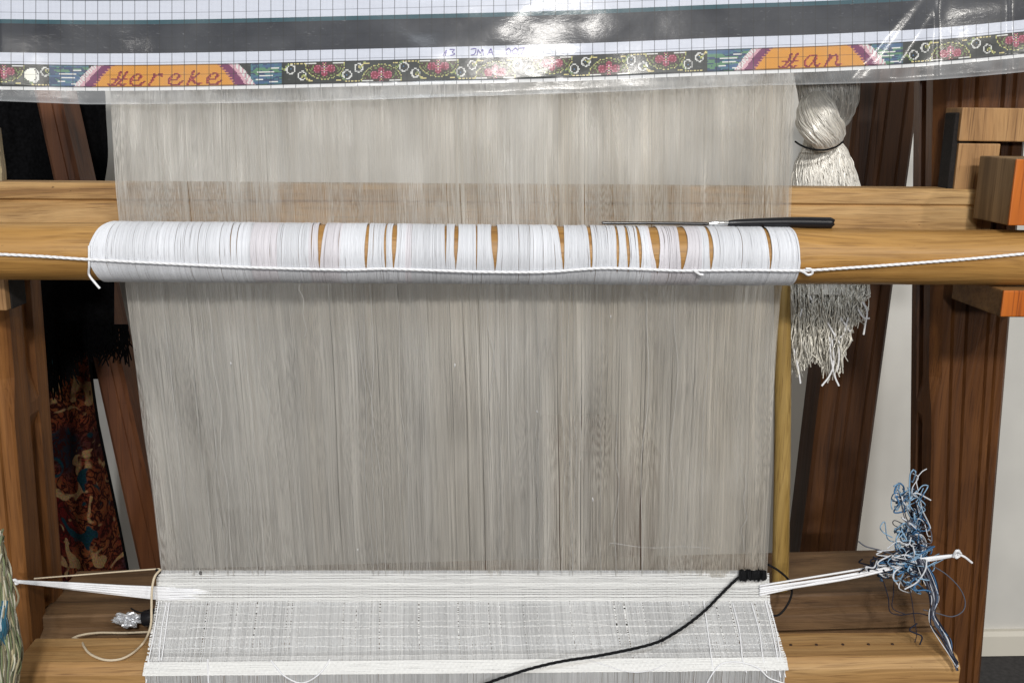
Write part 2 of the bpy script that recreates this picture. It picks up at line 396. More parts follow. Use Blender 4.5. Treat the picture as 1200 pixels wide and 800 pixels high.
Sx += edge[:, None]*np.interp(deg, [-125, -70, -10, 20, 60, 90, 125], [0.006, 0.004, 0.0, 0.001, 0.006, 0.013, 0.018])[None]
edge = np.exp(-(1-u)*NT_W/25.0)
Sx -= edge[:, None]*np.interp(deg, [-125, -70, -10, 60, 90], [0.001, 0.0005, 0.0, 0.002, 0.004])[None]
Sx += 0.00034*vnoise(u[:, None]*330, deg[None]/40, 3)+RNG.normal(0, 0.00011, NT_W)[:, None]
for i in RNG.choice(NT_W, 18, replace=False): Sx[i] += RNG.normal(0, 0.0010)*np.sin(ang*RNG.uniform(.5, 1.3)+RNG.uniform(0, 6))*openf
rr = RAD+0.0010+RNG.uniform(-0.00015, 0.0002, NT_W)[:, None]+0.00025*vnoise(u[:, None]*60, deg[None]/40, 9)
P = RA+Sx[..., None]*AX+rr[..., None]*(E1*np.cos(ang)[None, :, None]+E2*np.sin(ang)[None, :, None])
cb = np.clip(0.71+0.05*vnoise(u*40, 0, 21)+0.025*vnoise(u*300, 3, 22)+RNG.normal(0, 0.015, NT_W), 0.5, 0.92)
cols = cb[:, None]*np.array([0.97, 0.985, 1.03])
wm = (vnoise(u*25, 7, 23) > 0.62)[:, None]; cols = np.where(wm, cols*np.array([1.0, 0.95, 0.95]), cols)
tag(link('thread_wrap', tubes('thread_wrap', P, 0.00043, 4, np.clip(cols, 0, 0.95)), SILK_W, roller), kind='stuff')
# a loose thread end at the left edge of the wrap
pt = [onCyl(104.5, y, RA, RB, RAD+0.0022) for y in (288, 300, 312, 322)]+[onY(111, 331, -0.056), onY(117, 338, -0.057)]
tube('thread_end', spline(pt, 24), 0.0010, COTTON, roller)

# white cord stretched along the roller
cp = [(-50, 296.5), (0, 298), (50, 300.5), (104, 304), (200, 309), (300, 313.5), (400, 316), (450, 315), (500, 316.5), (560, 318.5), (620, 319), (650, 318), (700, 314.5), (740, 315), (790, 317), (820, 317), (880, 316.5), (940, 317), (1000, 313.5), (1070, 308.5), (1140, 303), (1200, 297.5), (1250, 294)]
cpts = [onCyl(x, y, RA, RB, RAD+(0.0030 if 100 < x < 942 else 0.0018)) for x, y in cp]
cord = thing('cord', 'thin white cord pulled tight lengthwise over the thread-wrapped roller', 'cord', cpts[10])
tube('strand', spline(cpts, 2200), 0.0012, COTTON, cord, twist=3)
k = [onCyl(x, y, RA, RB, RAD+0.0032) for x, y in ((936, 316), (942, 319), (947, 322), (952, 320), (950, 315.5), (944, 315))]
tube('knot', spline(k, 40), 0.0011, COTTON, cord)
k = [onCyl(x, y, RA, RB, RAD+0.0034) for x, y in ((812, 316), (816, 319), (820, 321.5), (824, 322))]
tube('knot', spline(k, 16), 0.0011, COTTON, cord)

# black handled hook on top of the roller
tool = thing('hook_tool', 'thin steel hook with long black handle lying on the roller', 'hook', onY(840, 262, -0.025))
def taper(name, px, rads, mat, parent, n=40, sides=12):
    P = pxpath([p for p in px], n); r = np.interp(np.linspace(0, 1, n), np.linspace(0, 1, len(rads)), rads)
    r = r.copy(); r[0] *= 0.3; r[-1] *= 0.3
    return link(name, tubes(name, P[None], r[None], sides), mat, parent)
YT = -0.030
taper('shaft', [(707, 260.5, YT), (712, 261.3, YT), (770, 261.5, YT), (832, 262.5, YT)], [0.0009, 0.0013, 0.0013, 0.0015], STEEL, tool)
taper('ferrule', [(830, 262.2, YT), (841, 261.6, YT), (855, 261.5, YT)], [0.0018, 0.0027, 0.0022], BRIGHT, tool)
taper('handle', [(850, 261.7, YT), (868, 261.3, YT), (920, 260.6, YT), (968, 261.3, YT), (972.5, 261.6, YT)], [0.0020, 0.0032, 0.0041, 0.0049, 0.0050, 0.0046], BLACKP, tool, 60, 16)

# ------------------------------------------------------------------ silk warp
warp = thing('silk_warp', 'tall sheet of pale grey silk warp threads stretched down the loom', 'warp', (0, 0, -0.2))
YL = [(40, 126), (110, 130), (215, 136), (345, 149), (430, 160), (560, 175), (672, 188)]
YR = [(40, 933), (110, 930), (260, 926), (345, 916), (480, 908), (672, 898)]
ys = np.concatenate([np.linspace(45, 330, 22), np.linspace(342, 676, 30)])
WG = [(185, .5), (262, .8), (375, 1.2), (443, 1.0), (432, .9), (492, .5), (522, .9), (560, 1.4), (572, .8), (538, 1.3), (655, 1.2), (664, .7), (685, 1.1), (717, 1.0), (763, 1.2), (735, .7), (795, 1.3), (822, .9), (860, .4), (897, .8), (905, .7), (340, .6), (310, .5), (220, .6), (600, .6), (480, .5)]
def warp_layer(name, N, Y0, seed, rad, bunch, gaps):
    rg = np.random.default_rng(seed)
    u = (np.arange(N)+0.5)/N; u = u+rg.normal(0, 0.22/N, N)
    uu, yy = u[:, None], ys[None]
    d = np.zeros((N, len(ys)))
    for fq, a, vy in ((14, .0026, 200.), (40, .0012, 150.), (110, 0.00052, 120.), (300, 0.00018, 90.)):
        d += 1.7*bunch*a*vnoise(uu*fq, yy/vy, seed+int(fq))
    for px, hw in gaps:
        g = (px-133)/795.0; dd = u-g; k = hw/1150.0
        act = 0.35+0.65*np.clip(0.5+0.9*vnoise(px*1.7, yy[0]/160., seed+77), 0, 1)
        d += (np.sign(dd)*np.exp(-np.abs(dd)/(k*3.5)))[:, None]*k*act[None]
    uu = np.clip(uu+d, -0.001, 1.001)
    xl, xr = interp(ys, YL)[None], interp(ys, YR)[None]
    x = xl+(xr-xl)*uu
    Y = Y0+0.0032*vnoise(u[:, None]*9, yy/110., seed+3)+0.0022*vnoise(u[:, None]*38, yy/85., seed+4)+0.0012*vnoise(u[:, None]*150, yy/60., seed+14)+rg.normal(0, 0.0004, N)[:, None]
    P = onY(x, np.repeat(ys[None], N, 0), Y)
    c = 0.86+0.06*vnoise(u*12, 1, seed+5)+0.09*vnoise(u*45, 2, seed+6)+0.06*vnoise(u*160, 2, seed+8)+rg.normal(0, 0.02, N)
    c = np.clip(c, 0.3, 0.96)[:, None]*np.array([1.0, 0.963, 0.895])
    warm = np.clip(0.7*vnoise(u*30, 4, seed+9)+0.9*u-0.15, 0, 1.2)[:, None]; c = c*(1-warm*np.array([0.0, 0.03, 0.08]))
    R = rad*rg.uniform(0.85, 1.15, N)[:, None]*np.interp(ys, [45, 300, 345, 420, 672], [0.82, 0.62, 0.88, 0.90, 0.70])[None]*(1+np.interp(ys, [45, 290, 345, 672], [1.5, 1.5, 1.0, 1.15])[None]*(0.28*vnoise(u[:, None]*22, yy/100., seed+12)+0.22*vnoise(u[:, None]*90, yy/70., seed+13)+0.20*vnoise(u[:, None]*5, yy/90., seed+15))).clip(0.35, 1.7)
    o = link(name, tubes(name, P, R, 3, c, rg.uniform(0, 6, N)), SILK, warp)
    return tag(o, kind='stuff')
warp_layer('thread_sheet', 1500, 0.0, 100, 0.000146, 1.0, [(a, b*.95) for a, b in WG])
warp_layer('thread_sheet', 1500, 0.011, 200, 0.000146, 1.0, [(a, b*.9) for a, b in WG])

# woven start of the carpet: chained weft band, loose plain weave, then over the beam
def beam_edge(X): return BA[2]+(BB[2]-BA[2])*(X-BA[0])/(BB[0]-BA[0])
CL = [(668, 187), (703, 186), (745, 178), (776, 172), (830, 173)]
CR = [(668, 898), (703, 899), (740, 908), (768, 918), (830, 922)]
CY_ROWS = np.array([668, 680, 692, 703, 715, 728, 740, 752, 762, 770])
def cloth_pt(u, rowt):
    """u 0..1 across, rowt: 668..770 hanging part then >770: over the chamfer and down (in mm*10)"""
    u, rowt = np.broadcast_arrays(u, rowt)
    ye = np.minimum(rowt, 770.0)
    y = ye+(u-0.5)*-8.0*np.clip((ye-703)/67, 0, 1)+np.clip((ye-703)/67, 0, 1)*1.0
    x = interp(ye, CL)*(1-u)+interp(ye, CR)*u
    Y = np.interp(ye, [668, 703, 770], [-0.001, -0.004, BEAM_Y-0.0016])
    P = onY(x, y, Y)
    z_edge = beam_edge(P[..., 0])+0.0016
    f = np.clip((ye-752)/18, 0, 1); P[..., 2] = P[..., 2]*(1-f)+z_edge*f
    ex = np.clip(rowt-770, 0, None)/1000.0                      # metres past the edge
    c = np.minimum(ex, CH*1.414); P[..., 1] -= c*0.7071; P[..., 2] -= c*0.7071
    P[..., 2] -= np.clip(ex-CH*1.414, 0, None)
    P[..., 0] += 0
    return P
rows = np.concatenate([np.linspace(668, 770, 16), [773, 776, 779, 782, 784, 790, 800, 815, 830]])
NB = 1150
rg = np.random.default_rng(55)
u = (np.arange(NB)+0.5)/NB+rg.normal(0, 0.2/NB, NB)
d = np.zeros((NB, len(rows)))
for fq, a in ((40, .0008), (140, .0003), (330, .00012)): d += a*vnoise(u[:, None]*fq, rows[None]/90., 60+fq)
CGAPS = [(244, 1.2), (279, 1.2), (302, 1.6), (338, .9), (343, 1.1), (404, 1.2), (418, 1.1), (446, 1.5), (491, 1.9), (536, 1.6), (572, 1.1), (585, 1.1), (613, .8), (629, .9), (668, 1.), (719, 1.7), (730, 2.0), (753, 1.0), (807, 1.2), (838, 1.2), (854, 1.6), (870, 1.), (884, 1.4)]
for px, hw in CGAPS:
    g = (px-186)/713.0; dd = u-g; k = hw/713.0*0.58
    act = np.interp(rows, [700, 706, 735, 765, 775, 783, 786], [0, 1, 0.9, 0.25, 0.4, 0.3, 0.1])
    d += (np.sign(dd)*np.exp(-np.abs(dd)/(k*2.5)))[:, None]*k*act[None]
P = cloth_pt(np.clip(u[:, None]+d, 0, 1), rows[None])
P[..., 1] += 0.0005*np.where(np.arange(NB) % 2, 1, -1)[:, None]
c = np.clip(0.70+0.05*vnoise(u*60, 1, 71)+rg.normal(0, 0.05, NB), 0.4, 0.88)[:, None]*np.array([1.0, 0.995, 0.985])
o = tag(link('cloth_threads', tubes('cloth_threads', P, 0.00036, 4, c), CLOTH, warp), kind='stuff')
o.name = 'thread_sheet'
# wefts
S = 240; us = np.linspace(-0.004, 1.004, S)
WP, WR, WC = [], [], []
def weft(row, rad, amp, bright, off=-0.0008):
    q = row+amp*vnoise(us*24, row*3.7, 81)+amp*0.4*vnoise(us*90, row*2.3, 82)
    p = cloth_pt(us, q); p[:, 1] += off+0.00035*np.sin(us*NB*math.pi*0.2+row)
    WP.append(p); WR.append(np.full(S, rad)); WC.append(np.full((S, 3), bright)*np.array([1.0, 0.995, 0.97]))
for r in np.arange(671.5, 690, 1.25): weft(r+rg.normal(0, .15), 0.00052*rg.uniform(.85, 1.1), 0.45, 0.74+rg.normal(0, .04))
for r in (690.6, 692.3, 694.2, 696.6, 697.8, 699.8, 701.2, 702.4): weft(r, 0.00055, 0.4, 0.80, -0.0013)
for r in np.arange(704, 738, 1.05): weft(r+rg.normal(0, .1), 0.00050, 1.5, 0.76, 0.0010 if rg.uniform() < .85 else 0.0)
for r in np.arange(738, 771, 0.95): weft(r+rg.normal(0, .1), 0.00050, 1.3, 0.78, 0.0010 if rg.uniform() < .8 else 0.0)
for r in np.arange(771, 783, 0.62): weft(r, 0.00040, 0.2, 0.84)
tag(link('weft_band', tubes('weft_band', WP, np.array(WR), 4, np.array(WC)), SILK_W, warp), kind='stuff')

r = np.random.default_rng(18); P, C = [], []
for i in range(34):
    a0 = r.uniform(.01, .99); y0 = r.choice([330, 330, r.uniform(340, 560)]); y1 = r.choice([674, 674, r.uniform(y0+60, 670)]) if y0 < 600 else 674
    q = []
    for t in np.linspace(0, 1, 8):
        y = y0+(y1-y0)*t; aa = a0+r.normal(0, .0012)+.003*math.sin(t*3.1)*r.normal(0, 1)
        q.append((interp(y, YL)*(1-aa)+interp(y, YR)*aa, y, -.0042-.0025*math.sin(t*math.pi)))
    P.append(pxpath(q, 30)); C.append(np.array([1, .97, .92])*r.uniform(.6, .88))
tag(link('slack_thread', tubes('slack_thread', P, r.uniform(.00018, .00034, len(P)), 4, np.array(C)), SILK, warp), kind='stuff')
r = np.random.default_rng(17); P = []
for x, y in [(533, 428), (420, 644), (716, 371), (630, 482), (694, 585), (270, 426)]:
    h = r.uniform(1.0, 2.6); P.append(pxpath([(x, y-h, -.0025), (x+r.normal(0, .5), y, -.0032), (x+r.normal(0, .8), y+h, -.0022)], 8))
link('lint', tubes('lint', P, np.where(np.arange(8) % 7 == 0, .0001, .0004)[None].repeat(len(P), 0), 5), COTTON, warp)['kind'] = 'stuff'
tube('stray_filament', pxpath([(714, 638, -.003), (718, 636, -.003), (745, 640, -.0028), (770, 641.5, -.0028), (800, 640, -.0028), (832, 642, -.0025)], 30), 0.00010, COTTON, warp, 5)

# ------------------------------------------------------------------ knotting chart in its plastic sleeve
chart = thing('pattern_chart', 'squared paper carpet design in a shiny clear plastic sleeve across the top', 'chart', onY(600, 100, -0.075))
YB = [(-60, 100.5), (0, 101), (100, 102.5), (180, 102.2), (290, 100.3), (470, 96), (600, 93), (700, 90), (840, 84), (950, 80.5), (1060, 75.5), (1130, 70), (1200, 63), (1260, 57)]
SLV = [(-60, 15), (0, 17.5), (100, 20), (200, 20), (300, 20.5), (450, 20), (600, 18.5), (750, 18.5), (900, 18), (1060, 20.5), (1200, 21.5), (1260, 22)]
yb_x = np.linspace(-60, 1260, 400); yb_s = interp(yb_x, YB)
kk = np.hanning(31); kk /= kk.sum(); yb_s = np.convolve(np.pad(yb_s, 15, mode='edge'), kk, 'valid')
def sheet_pt(px, dv, lift=0.0):
    px, dv = np.broadcast_arrays(np.asarray(px, float), np.asarray(dv, float))
    y = np.interp(px, yb_x, yb_s)+dv
    Y = -0.019+0.21*(-dv)*0.00074
    Y = Y+0.0018*np.sin(px/95.0+dv/60.)+0.0006*vnoise(px/45., dv/30., 41)
    Y = Y-0.009*np.exp(-((px+40)/170.)**2)*0.35+0.006*np.exp(-((px-1250)/200.)**2)
    cr = (px-(1100-(dv+75)*0.62))                      # diagonal crease at the right
    Y = Y-0.0015*np.exp(-(cr/15.)**2)*np.clip((dv+110)/30, 0, 1)*np.clip((30-dv)/30, 0, 1)
    cr2 = (px-(1075-(dv+75)*0.9)); Y = Y-0.0008*np.exp(-(cr2/11.)**2)
    for fx in (1098, 1183): Y = Y-0.0010/(1+np.exp(-(px-fx)/1.2))
    return onY(px, y, Y-lift)
CELL = 1.45
# --- knot by knot drawing of the coloured border (18 rows)
NC, NR = int(1320/CELL), 18
Xc = lambda px: (px+60)/CELL
IMG = np.zeros((NR, NC, 3)); L = lambda *c: np.array(lin(*c)[:3])
IMG[:] = L(38, 42, 38)
rgp = np.random.default_rng(3)
GRN, RED, WHT, YEL, BRN = L(150, 160, 92), L(134, 30, 58), L(214, 214, 208), L(206, 192, 128), L(58, 38, 24)
def put(r, c, col):
    r, c = int(round(r)), int(round(c))
    if 0 <= r < NR and 0 <= c < NC: IMG[r, c] = col
def ring(px, row, rad, col, dash=False):
    for t in np.linspace(0, 2*math.pi, 40):
        if dash and int(t*5) % 2: continue
        put(row+rad*math.sin(t), Xc(px)+rad*math.cos(t), col)
def motif(px, up):
    c = Xc(px); f = (lambda r: r) if up else (lambda r: NR-1-r)
    PK = L(186, 104, 124); LG = L(112, 132, 72)
    for r in range(3, 17):
        for k in range(-18, 19):
            if (k/15.5)**2+((r-16)/12.5)**2 < 1: put(f(r), c+k, BRN)
    for t in np.linspace(0, math.pi, 34):
        put(f(16-12.8*math.sin(t)), c+16*math.cos(t), GRN if int(t*11) % 3 else YEL)
        if int(t*8) % 2: put(f(16-10.8*math.sin(t)), c+13.6*math.cos(t), LG)
    for k in range(-15, -6): put(f(16), c+k, WHT); put(f(16), c-k, WHT)
    for k in range(-13, -9): put(f(2), c+k, YEL); put(f(2), c-k, YEL)
    for dx, dr, rad in ((-5.2, 11.6, 3.4), (5.2, 11.6, 3.4), (0, 8.2, 2.7)):      # three-lobed flower
        for r in range(NR):
            for k in range(-12, 13):
                q = math.hypot(k-dx, r-dr)
                if q < rad: put(f(r), c+k, RED if q < rad-1.0 or (r+k) % 2 else PK)
        put(f(dr), c+dx, PK)
    for r in (9, 11, 13, 15): put(f(r), c, WHT if r % 4 == 1 else YEL); put(f(r+1), c-1, PK); put(f(r+1), c+1, PK)
    for q in range(5): put(f(14-q), c-9-q*.6, LG); put(f(14-q), c+9+q*.6, LG)
def rings(px, up):
    s = 1 if up else -1
    ring(px-7, 8+2.6*s, 3.4, WHT); ring(px+6.5, 8-2.6*s, 3.2, WHT)
    put(8+2.6*s, Xc(px-7), L(70, 110, 150)); put(8-2.6*s, Xc(px+6.5), L(70, 110, 150))
    for k in range(-4, 5): put(16 if up else 1, Xc(px)+k*1.6, YEL)
    for t in np.linspace(0.3, 5.5, 22):                              # little tendrils
        put(8-4.5*s+2.2*math.sin(t)*s, Xc(px+9)+t*1.1-2, GRN if int(t*3) % 2 else YEL)
        put(8+4.5*s-2.2*math.sin(t)*s, Xc(px-16)+t*1.1-1, GRN if int(t*3) % 2 else L(96, 120, 84))
x = 380.0; up = False
for i in range(7):
    motif(x, up); rings(x+33, i % 2 == 0); x += 66.6; up = not up
rings(347, False)
for px, upm in ((4, False), (1113, True), (1190, False), (1263, True)): motif(px, upm)
rings(1077, True); rings(1150, False); rings(46, True); rings(1228, True)
ring(37, 8, 5, WHT)
for q in range(9): ring(35, 8, q*0.55, L(232, 230, 214))  # white flower, with the film's glint painted into the print
def blues(p0, p1):
    for c in range(int(Xc(p0)), int(Xc(p1))):
        for r in range(NR):
            v = vnoise(c/14., r/2.2, 17)+0.5*vnoise(c/4., r/1.1, 18)
            IMG[r, c] = L(58, 92, 128) if v > 0.25 else L(66, 112, 122) if v > -0.1 else L(44, 66, 98) if v > -0.5 else L(84, 128, 96)
    m = (p0+p1)/2
    for r, a, b in ((7, -8, 6), (10, -6, 5), (13, -9, -3), (4, 3, 10), (15, 2, 9)):
        for k in range(a, b): put(r, Xc(m)+k, WHT)
def slant(px_top, px_bot, inward):
    """white-pink-purple edging of a cartouche"""
    for r in range(NR):
        c = Xc(px_top+(px_bot-px_top)*((r/(NR-1))**0.8))
        for k in range(-14, 14):
            q = k*inward
            if -8 <= q < -3: col = WHT if (r+k) % 3 else L(200, 150, 160)
            elif -3 <= q < 0: col = L(206, 160, 168)
            elif 0 <= q < 7: col = L(112, 38, 84)
            elif 7 <= q < 9: col = L(196, 130, 96) if r % 2 else L(112, 38, 84)
            else: continue
            put(r, c+k, col)
def cartouche(p0, p1):
    for c in range(int(Xc(p0)), int(Xc(p1))):
        for r in range(NR): IMG[r, c] = L(214, 148, 50) if (c+r) % 2 else L(204, 138, 44)
INK = L(128, 32, 36)
LET = {
 'H': [[(0, 9), (1.5, 10), (4, 8), (7, 4), (8.5, 0)], [(4, 10), (7.5, 8), (10.5, 4), (13, 0)], [(2, 5.4), (13, 4.8)], [(7.5, 8), (9.5, 10), (12, 8.6)]],
 'e': [[(1.5, 6), (7, 5.6), (8.8, 3.2), (7, 1.4), (4, 2.4), (1.4, 5.6), (1.4, 8.6), (4, 10), (8, 9.2), (10.5, 7.2)]],
 'r': [[(0, 9.6), (2.5, 6), (4, 2)], [(2.6, 5.6), (6, 2.4), (9, 1.6), (9.5, 3.4)]],
 'k': [[(0, 9.6), (2, 6), (4.5, 0)], [(1.6, 7), (6, 4), (8, 2)], [(3.2, 6.2), (5.5, 8.2), (8, 9.6), (10, 8.4)]],
 'a': [[(9, 2), (5, 1.6), (1.6, 5), (1.2, 8.4), (3.4, 10), (7, 7), (9.6, 2), (8.2, 8), (9.8, 9.8), (12, 8)]],
 'n': [[(0, 9.6), (2, 6), (3.6, 2)], [(2.2, 6), (5, 3), (8, 1.8), (9, 3.4), (7.8, 8), (8.8, 9.8), (11, 8.4)]]}
def text(word, px, adv):
    for i, ch in enumerate(word):
        c0 = Xc(px)+sum(adv[:i])
        for st in LET[ch]:
            for (x0, y0), (x1, y1) in zip(st, st[1:]):
                n = int(max(abs(x1-x0), abs(y1-y0))*2)+2
                for t in np.linspace(0, 1, n):
                    xx, yy = c0+(x0+(x1-x0)*t)*1.12, 5.2+(y0+(y1-y0)*t)*1.12
                    put(yy, xx, INK); put(yy, xx+1, INK if int(yy) % 2 else L(186, 84, 60))
blues(58, 104); cartouche(112, 276); slant(121, 98, 1); slant(266, 286, -1); blues(295, 331); slant(266, 286, -1)
text('Hereke', 126, [16.5, 16, 15, 16, 15, 15])
blues(830, 880); cartouche(884, 1014); slant(893, 872, 1); blues(1022, 1058); slant(1004, 1026, -1)
text('Han', 912, [19, 18, 16])
IMG[0] *= 0.35; IMG[-1] *= 0.35
# rows of the whole sheet: (dv top, dv bottom, colour)
cells_v = []
def rowcol(c): return np.repeat(np.array([c]), NC, 0)
rowsV, rowsC = [], []
def add_rows(v0, v1, n, colf):
    for i in range(n): rowsV.append(v0+(v1-v0)*i/n); rowsC.append(colf(i/n))
GW = L(206, 210, 220); DK = L(20, 24, 36); TEAL = L(28, 74, 84)
add_rows(-139, -101.5, 8, lambda f: rowcol(DK))
add_rows(-101.5, -78.5, 6, lambda f: rowcol(GW))
add_rows(-78.5, -73.5, 2, lambda f: rowcol(TEAL))
add_rows(-73.5, -39.5, 8, lambda f: rowcol(DK))
add_rows(-39.5, -26.1, 3, lambda f: rowcol(GW))
for r in range(NR): rowsV.append(-26.1+r*CELL); rowsC.append(IMG[r])
add_rows(0.0, 4.2, 2, lambda f: rowcol(L(224, 224, 222)))
rowsV.append(4.2)
pxs = -60+np.arange(NC+1)*CELL
V = sheet_pt(pxs[None], np.array(rowsV)[:, None])
uvU = np.repeat(np.arange(NC+1)[None], len(rowsV), 0); uvV = np.repeat((np.array(rowsV)/CELL)[:, None], NC+1, 1)
pm = NT('chart_paper'); at = pm.n('Attribute'); at.attribute_name = 'Col'
uvn = pm.n('UVMap'); sp = pm.n('SeparateXYZ'); pm.l(uvn.outputs[0], sp.inputs[0])
def gridline(sock, period, width):
    a = pm.n('Math', operation='DIVIDE'); pm.l(sock, a.inputs[0]); a.inputs[1].default_value = period
    f = pm.n('Math', operation='FRACT'); pm.l(a.outputs[0], f.inputs[0])
    g = pm.n('Math', operation='LESS_THAN'); pm.l(f.outputs[0], g.inputs[0]); g.inputs[1].default_value = width/period
    return g.outputs[0]
col = at.outputs['Color']
for sock, per, wd, dk in ((sp.outputs[0], 1.0, 0.28, 0.80), (sp.outputs[1], 1.0, 0.28, 0.80), (sp.outputs[0], 10.0, 0.62, 0.26), (sp.outputs[1], 10.0, 0.5, 0.45)):
    g = gridline(sock, per, wd); col = pm.mix('MULTIPLY', g, col, (dk, dk, dk*1.04, 1))
pm.l(col, pm.b.inputs['Base Color']); pm.b.inputs['Roughness'].default_value = 0.7
link('paper', grid_mesh('paper', V, np.array(rowsC).reshape(-1, 3), np.stack([uvU, uvV], -1).reshape(-1, 2)), pm.m, chart)
# handwriting, pen strokes on the white strip
INKM = plain('purple_ink', lin(86, 70, 158), 0.6)
def pen(strokes, px0, dv0, sx, sy):
    for st in strokes:
        q = spline([sheet_pt(px0+a*sx, dv0+b*sy, 0.0004) for a, b in st], 10)
        ink.append(q)
ink = []
GL = {'1': [[(0, .9), (.5, .1)], [(.5, .1), (.35, 1)]], '3': [[(0, 0), (.7, .05), (.3, .45), (.75, .7), (.1, 1)]],
      'J': [[(.1, .05), (.8, 0), (.6, .8), (.1, .95)]], 'M': [[(0, 1), (.15, .1)], [(.15, .1), (.45, .7)], [(.45, .7), (.8, .05)], [(.8, .05), (.85, 1)]],
      'A': [[(0, 1), (.5, 0)], [(.5, 0), (.8, 1)], [(.15, .65), (.75, .6)]], '0': [[(.5, 0), (.05, .5), (.4, 1), (.8, .5), (.5, 0)]], '7': [[(0, .05), (.8, 0)], [(.8, 0), (.3, 1)]]}
for ch, px in (('1', 519), ('3', 527), ('J', 551), ('M', 559), ('A', 571), ('0', 592), ('0', 600), ('7', 608)):
    pen(GL[ch], px, -36.5, 8.5, 7.6)
link('handwriting', tubes('handwriting', ink, 0.00042, 4), INKM, chart)
# the sleeve: clear film, welded hem at the bottom
pxs2 = np.linspace(-60, 1260, 760)
sl = interp(pxs2, SLV)
tv = np.concatenate([np.linspace(-139, 4, 70), np.zeros(14)])
dvs = np.stack([np.where(np.arange(84) < 70, tv, 0)]*len(pxs2), 1)
for i in range(14): dvs[70+i] = 4+(sl-4)*(i+1)/14
V = sheet_pt(pxs2[None], dvs, 0.0009)
hem = np.exp(-((dvs-(sl[None]*1.0))/3.0)**2)*0.0006; V[..., 1] -= hem
V[..., 1] += 0.00004*vnoise(pxs2[None]/14., dvs/9., 47)+0.000012*vnoise(pxs2[None]/3.2, dvs/3.0, 48)
fm = NT('clear_film'); t = fm.t
fm.b.inputs['Base Color'].default_value = (0.86, 0.88, 0.90, 1); fm.b.inputs['Roughness'].default_value = 0.6; fm.b.inputs['Specular IOR Level'].default_value = 0.0
tr = fm.n('BsdfTransparent'); gl = fm.n('BsdfGlossy'); gl.inputs['Roughness'].default_value = 0.13
n1 = fm.n('TexNoise'); n1.inputs['Scale'].default_value = 1; n1.inputs['Detail'].default_value = 4; n1.inputs['Distortion'].default_value = 1.2
fm.l(fm.coord((140, 140, 330)), n1.inputs['Vector'])
bp = fm.n('Bump'); bp.inputs['Strength'].default_value = 0.10; bp.inputs['Distance'].default_value = 0.0006
fm.l(n1.outputs[0], bp.inputs['Height']); fm.l(bp.outputs[0], gl.inputs['Normal'])
# haze of fine scratches
n2 = fm.n('TexNoise'); n2.inputs['Scale'].default_value = 1; n2.inputs['Detail'].default_value = 6; fm.l(fm.coord((25, 25, 30)), n2.inputs['Vector'])
n3 = fm.n('TexNoise'); n3.inputs['Scale'].default_value = 1; n3.inputs['Detail'].default_value = 3; n3.inputs['Distortion'].default_value = 2.5; fm.l(fm.coord((150, 150, 420)), n3.inputs['Vector'])
scr = fm.ramp(n3.outputs[0], [(0.66, (0, 0, 0, 1)), (0.72, (1, 1, 1, 1))])
haze = fm.ramp(n2.outputs[0], [(0.35, (0.012, 0.012, 0.012, 1)), (0.75, (0.06, 0.06, 0.06, 1))])
hz = fm.mix('ADD', 0.10, haze, scr)
ma = fm.n('Attribute'); ma.attribute_name = 'Col'
hz = fm.mix('ADD', 0.20, hz, ma.outputs['Color'])
m1 = fm.n('MixShader'); fm.l(hz, m1.inputs[0]); fm.l(tr.outputs[0], m1.inputs[1]); fm.l(fm.b.outputs[0], m1.inputs[2])
fr = fm.n('LayerWeight'); fr.inputs['Blend'].default_value = 0.21
m2 = fm.n('MixShader'); fm.l(fr.outputs['Fresnel'], m2.inputs[0]); fm.l(m1.outputs[0], m2.inputs[1]); g2 = fm.n('BsdfGlossy'); g2.inputs['Roughness'].default_value = 0.27; gm = fm.n('MixShader'); gm.inputs[0].default_value = 0.5; fm.l(gl.outputs[0], gm.inputs[1]); fm.l(g2.outputs[0], gm.inputs[2]); fm.l(gm.outputs[0], m2.inputs[2])
fm.l(m2.outputs[0], fm.out.inputs[0])
strip_glare = np.clip((dvs-3.5)/1.5, 0, 1)*(0.75+0.35*vnoise(pxs2[None]/60., dvs/20., 49)+0.25*vnoise(pxs2[None]/13., dvs/9., 50))  # pale reflection on the clear strip, painted in as white haze
strip_glare = strip_glare+0.5*np.clip((dvs-(sl[None]-2.5))/2.0, 0, 1)*np.clip((dvs-5)/2, 0, 1)
link('plastic_sleeve', grid_mesh('plastic_sleeve', V, np.repeat(np.clip(strip_glare, 0, 1.3).reshape(-1, 1), 3, 1)), fm.m, chart)

# ------------------------------------------------------------------ yarn ties, knots and loose ends
def fan(name, ends, mat, parent, rad, n=40, jit=0.0006):
    P = []
    for e in ends:
        p = pxpath(e, n); P.append(p)
    return link(name, tubes(name, P, rad, 6), mat, parent)
tie = thing('weft_tie', 'bundle of white weft ends drawn tight to the left post', 'yarn tie', onY(90, 688, 0.0))
for k in range(12):
    f = k/11.0
    tube('strand', pxpath([(10, 679.5+1.5*f, -0.004), (30, 681+2*f, -0.004), (90, 683.5+7*f, -0.004+0.001*(k % 3)), (145, 686.5+10.5*f, -0.004), (190, 688.2+13.6*f, -0.0058), (196+30*((k*7) % 12)/12., 688.6+13.2*f, -0.0052), (212+55*((k*7) % 12)/12., 689.2+12.8*f, -0.0018)], 44), 0.0009 if k % 3 else 0.0012, COTTON, tie, 6)
o = tube('knot', pxpath([(8, 679, -0.006), (12, 682.5, -0.008), (17, 679, -0.006), (21, 683, -0.004), (13, 684, -0.004)], 24), 0.0013, COTTON, tie)
tag(tube('thread', pxpath([(40, 677.5, 0.0), (90, 673.5, 0.0), (140, 669.5, 0.0), (187, 666, -0.001)], 30), 0.0007, BEIGE), 'single beige thread running level above the left bundle of weft ends', 'thread')
